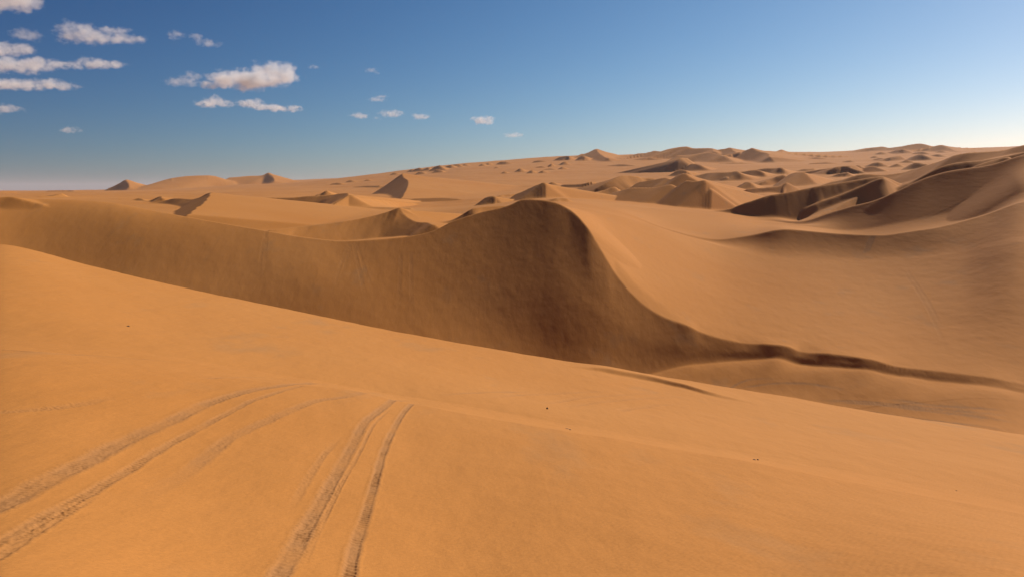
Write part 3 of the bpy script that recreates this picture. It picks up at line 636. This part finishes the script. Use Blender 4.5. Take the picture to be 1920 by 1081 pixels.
def stone(x, y, size, label, m, group=None, flat=.6, long=1.3, rz=0.0, seed=0):
    P = hit(x, y); j = int(round((math.atan2(P[0], P[1]) - AZ[0]) / DAZ)); i = int(np.searchsorted(RR, math.hypot(*P)))
    z = Z2[i, j]
    bm = bmesh.new(); bmesh.ops.create_icosphere(bm, subdivisions=3, radius=.5)
    rn = random.Random(seed); pl = [(rn.uniform(-1, 1), rn.uniform(-1, 1), rn.uniform(-1, 1), rn.uniform(.26, .42)) for _ in range(11)]
    for v in bm.verts:
        c = v.co
        for a, b_, d, k in pl:                    # broken flat faces
            l = math.sqrt(a * a + b_ * b_ + d * d); q = (c.x * a + c.y * b_ + c.z * d) / l
            if q > k: c.x -= a / l * (q - k); c.y -= b_ / l * (q - k); c.z -= d / l * (q - k)
        v.co = (c.x * long * size, c.y * size, c.z * flat * size)
    me = bpy.data.meshes.new('stone'); bm.to_mesh(me); bm.free(); me.materials.append(m)
    o = bpy.data.objects.new('stone', me); C.objects.link(o); o.location = (P[0], P[1], z + .12 * size * flat); o.rotation_euler = (.1, .05, rz)
    o['label'] = label; o['category'] = 'stone'
    if group: o['group'] = group
G = 'small stones scattered on the near dune'
stone(240, 611, .30, 'tiny dark stone alone on the far left of the near dune', dark_rock, G, .5, 1.3, .3, 1)
stone(1026, 766, .17, 'small upright dark stone, higher up the picture than the other stones at centre', dark_rock, G, 1.5, .9, .2, 2)
stone(1063, 803, .17, 'flat dark stone, the left and longer one of the close pair', dark_rock, G, .5, 2.2, .1, 3)
stone(1069, 805, .15, 'rounder dark pebble at the right end of the close pair', dark_rock, G, .8, 1.0, 1.1, 4)
stone(1407, 860, .10, 'flat brown stone, leftmost of the row of three in the right half', dark_rock, G, .4, 2.2, .1, 5)
stone(1414, 861, .14, 'long dark stone in the middle of the row of three', dark_rock, G, .6, 1.8, .0, 6)
stone(1421, 861.5, .15, 'blocky dark stone at the right end of the row of three', dark_rock, G, 1.0, 1.0, .5, 7)
stone(1793, 919, .10, 'single dark pebble near the right edge of the near dune', dark_rock, G, .8, 1.0, .2, 8)
stone(1500, 1050, .035, 'tiny pale pebble close to the bottom edge of the picture', pale_rock, G, .8, 1.1, .2, 9)

# ------------------------------------------------------------------ clouds: bodies of real vapour far beyond the dunes
CLOUD_BASE = 1500.0
def cloud(puffs, label, dens=.012, soft=.7, seed=0):
    """puffs (x, y, half width, half height) in the frame give each lobe's bearing and angular size"""
    yb = max(p[1] + p[3] * .5 for p in puffs); xb = sum(p[0] for p in puffs) / len(puffs)
    r = CLOUD_BASE / max(ray(xb, yb)[2], .02)
    cx, cy, cz = pt(xb, yb, r); org = np.array([cx, cy, cz + CAMZ])
    az = math.atan2(cx, cy)
    lob = []
    for k, (x, y, a, b_) in enumerate(puffs):
        q = np.array(pt(x, y, r * (1 + .012 * ((k * 7 + seed) % 5 - 2)))) + [0, 0, CAMZ]
        lob.append((q - org, a / FPX * r * 1.25, b_ / FPX * r * 1.45))
    bm = bmesh.new()
    for q, ra, rb in lob:
        from mathutils import Matrix
        mtx = Matrix.Translation(q) @ Matrix.Rotation(-az, 4, 'Z') @ Matrix.Diagonal((ra * 1.12, ra * .9, rb * 1.2, 1))
        bmesh.ops.create_icosphere(bm, subdivisions=3, radius=1, matrix=mtx)
    me = bpy.data.meshes.new('cloud'); bm.to_mesh(me); bm.free()
    o = bpy.data.objects.new('cloud', me); C.objects.link(o); o.location = org
    rmd = o.modifiers.new('remesh', 'REMESH'); rmd.mode = 'VOXEL'; rmd.voxel_size = max(min(l[2] for l in lob) * .35, 12)
    m = bpy.data.materials.new('cloud_vapour'); m.use_nodes = True; n = m.node_tree; n.nodes.clear(); lk = n.links.new
    out = N(n, 'ShaderNodeOutputMaterial'); vol = N(n, 'ShaderNodeVolumePrincipled'); lk(vol.outputs[0], out.inputs['Volume'])
    vol.inputs['Color'].default_value = (.96, .98, .998, 1); vol.inputs['Anisotropy'].default_value = .2
    tc = N(n, 'ShaderNodeTexCoord'); tot = None
    for q, ra, rb in lob:
        mp = N(n, 'ShaderNodeMapping', vector_type='TEXTURE'); lk(tc.outputs['Object'], mp.inputs[0])
        mp.inputs['Location'].default_value = q; mp.inputs['Rotation'].default_value = (0, 0, -az); mp.inputs['Scale'].default_value = (ra, ra * .8, rb)
        dt = N(n, 'ShaderNodeVectorMath', operation='DOT_PRODUCT'); lk(mp.outputs[0], dt.inputs[0]); lk(mp.outputs[0], dt.inputs[1])
        sb = N(n, 'ShaderNodeMath', operation='SUBTRACT', use_clamp=True); sb.inputs[0].default_value = 1; lk(dt.outputs['Value'], sb.inputs[1])
        if tot is None: tot = sb
        else:
            ad = N(n, 'ShaderNodeMath', operation='MAXIMUM'); lk(tot.outputs[0], ad.inputs[0]); lk(sb.outputs[0], ad.inputs[1]); tot = ad
    hb = np.mean([l[2] for l in lob])
    mp = N(n, 'ShaderNodeMapping'); lk(tc.outputs['Object'], mp.inputs[0]); mp.inputs['Location'].default_value = (seed * 13.7, seed * 5.1, 0)
    sc = 1 / (hb * 1.25); mp.inputs['Scale'].default_value = (sc, sc, sc * 1.3)
    nz = N(n, 'ShaderNodeTexNoise', Scale=1.0, Detail=7.0, Roughness=.66); lk(mp.outputs[0], nz.inputs[0])
    mm = N(n, 'ShaderNodeMath', operation='MULTIPLY_ADD'); lk(nz.outputs[0], mm.inputs[0]); mm.inputs[1].default_value = 3.6; mm.inputs[2].default_value = -1.95
    ad = N(n, 'ShaderNodeMath', operation='ADD'); lk(mm.outputs[0], ad.inputs[0]); lk(tot.outputs[0], ad.inputs[1])
    # nothing at the lobes' outer limit
    mr = N(n, 'ShaderNodeMapRange', interpolation_type='SMOOTHSTEP'); lk(ad.outputs[0], mr.inputs[0])
    mr.inputs[1].default_value = .38; mr.inputs[2].default_value = .38 + soft; mr.inputs[3].default_value = 0; mr.inputs[4].default_value = dens * .8
    lm = N(n, 'ShaderNodeMapRange'); lk(tot.outputs[0], lm.inputs[0]); lm.inputs[1].default_value = 0; lm.inputs[2].default_value = .25
    mu = N(n, 'ShaderNodeMath', operation='MULTIPLY'); lk(mr.outputs[0], mu.inputs[0]); lk(lm.outputs[0], mu.inputs[1])
    lk(mu.outputs[0], vol.inputs['Density'])
    me.materials.append(m); o['label'] = label; o['category'] = 'cloud'; o['group'] = 'small white clouds in the left half of the sky'
CL = [
 ([(20,3,44,18),(45,3,16,16),(-25,0,45,20)], 'bright white cloud cut off by the top left corner', .012),
 ([(50,66,27,9),(36,68,14,6)], 'small hazy cloud just under the corner cloud, left of the long lens-shaped one', .004),
 ([(145,62,40,17),(190,67,42,13),(235,73,32,9),(262,77,18,6),(225,58,24,6)], 'long high cloud with a rounded left end, tapering to the right', .008),
 ([(5,92,45,10),(45,93,24,8)], 'flat cloud at the left edge, upper of the three bands there', .009),
 ([(20,122,62,12),(75,120,30,11),(125,122,30,7),(175,120,32,9),(212,121,28,5)], 'longest ragged cloud band, running in from the left edge', .009),
 ([(15,158,55,8),(95,159,40,8)], 'thin flat cloud band at the left edge, lowest of the three bands', .009),
 ([(3,204,32,7)], 'faint small cloud at the left edge beneath the three bands', .005),
 ([(132,244,17,6)], 'tiny faint oval cloud, lowest cloud in the far left of the sky', .004),
 ([(331,67,16,8)], 'small round cloud high up, left one of a close pair', .007),
 ([(368,69,16,6),(388,80,24,7)], 'small stepped cloud high up, right one of a close pair', .006),
 ([(470,150,64,17),(512,136,44,19),(430,146,38,13),(542,143,28,11),(405,160,32,7)], 'largest and brightest heaped cloud left of centre in the sky', .012),
 ([(340,154,32,8),(358,143,20,8)], 'ragged thin wisp touching the left end of the largest cloud', .004),
 ([(400,194,34,8),(404,187,18,9)], 'small peaked cloud under the left end of the largest cloud', .009),
 ([(470,195,27,9),(505,202,32,6),(545,204,24,6)], 'long low cloud with a thicker left end under the largest cloud', .009),
 ([(588,126,13,4)], 'tiny cloud puff to the right of the largest cloud', .006),
 ([(696,132,15,4),(707,138,7,3)], 'tiny thin cloud alone right of the largest cloud, above the low row', .005),
 ([(706,187,19,4.5),(716,181,14,3)], 'tiny flat wisp just above the low row of faint clouds', .005),
 ([(672,217,20,6),(735,214,26,7),(708,222,9,5)], 'faint double cloud, widest of the low row near the middle', .006),
 ([(788,219,19,6)], 'small faint cloud right beside the faint double cloud', .006),
 ([(907,226,26,8)], 'small bright lone cloud near the middle, over the far dunes', .010),
 ([(963,254,19,5)], 'thin faint cloud lowest and farthest to the right of all', .006),
]
for k, (p, l, d) in enumerate(CL): cloud(p, l, d, seed=k)

# ------------------------------------------------------------------ haze
def haze(dens):
    bm = bmesh.new(); bmesh.ops.create_cube(bm, size=1)
    zlo, zhi = float(Z2.min()) - 1, float(Z2.max()) + 3
    for v in bm.verts: v.co = (v.co.x * 84000, v.co.y * 84000, zlo if v.co.z < 0 else zhi)
    me = bpy.data.meshes.new('haze'); bm.to_mesh(me); bm.free()
    o = bpy.data.objects.new('haze', me); C.objects.link(o); o['kind'] = 'stuff'
    m = bpy.data.materials.new('haze'); m.use_nodes = True; n = m.node_tree; n.nodes.clear()
    out = N(n, 'ShaderNodeOutputMaterial'); vol = N(n, 'ShaderNodeVolumePrincipled'); n.links.new(vol.outputs[0], out.inputs['Volume'])
    vol.inputs['Color'].default_value = (.85, .88, .95, 1); vol.inputs['Density'].default_value = dens; vol.inputs['Anisotropy'].default_value = .3
    me.materials.append(m)
haze(2.8e-5)
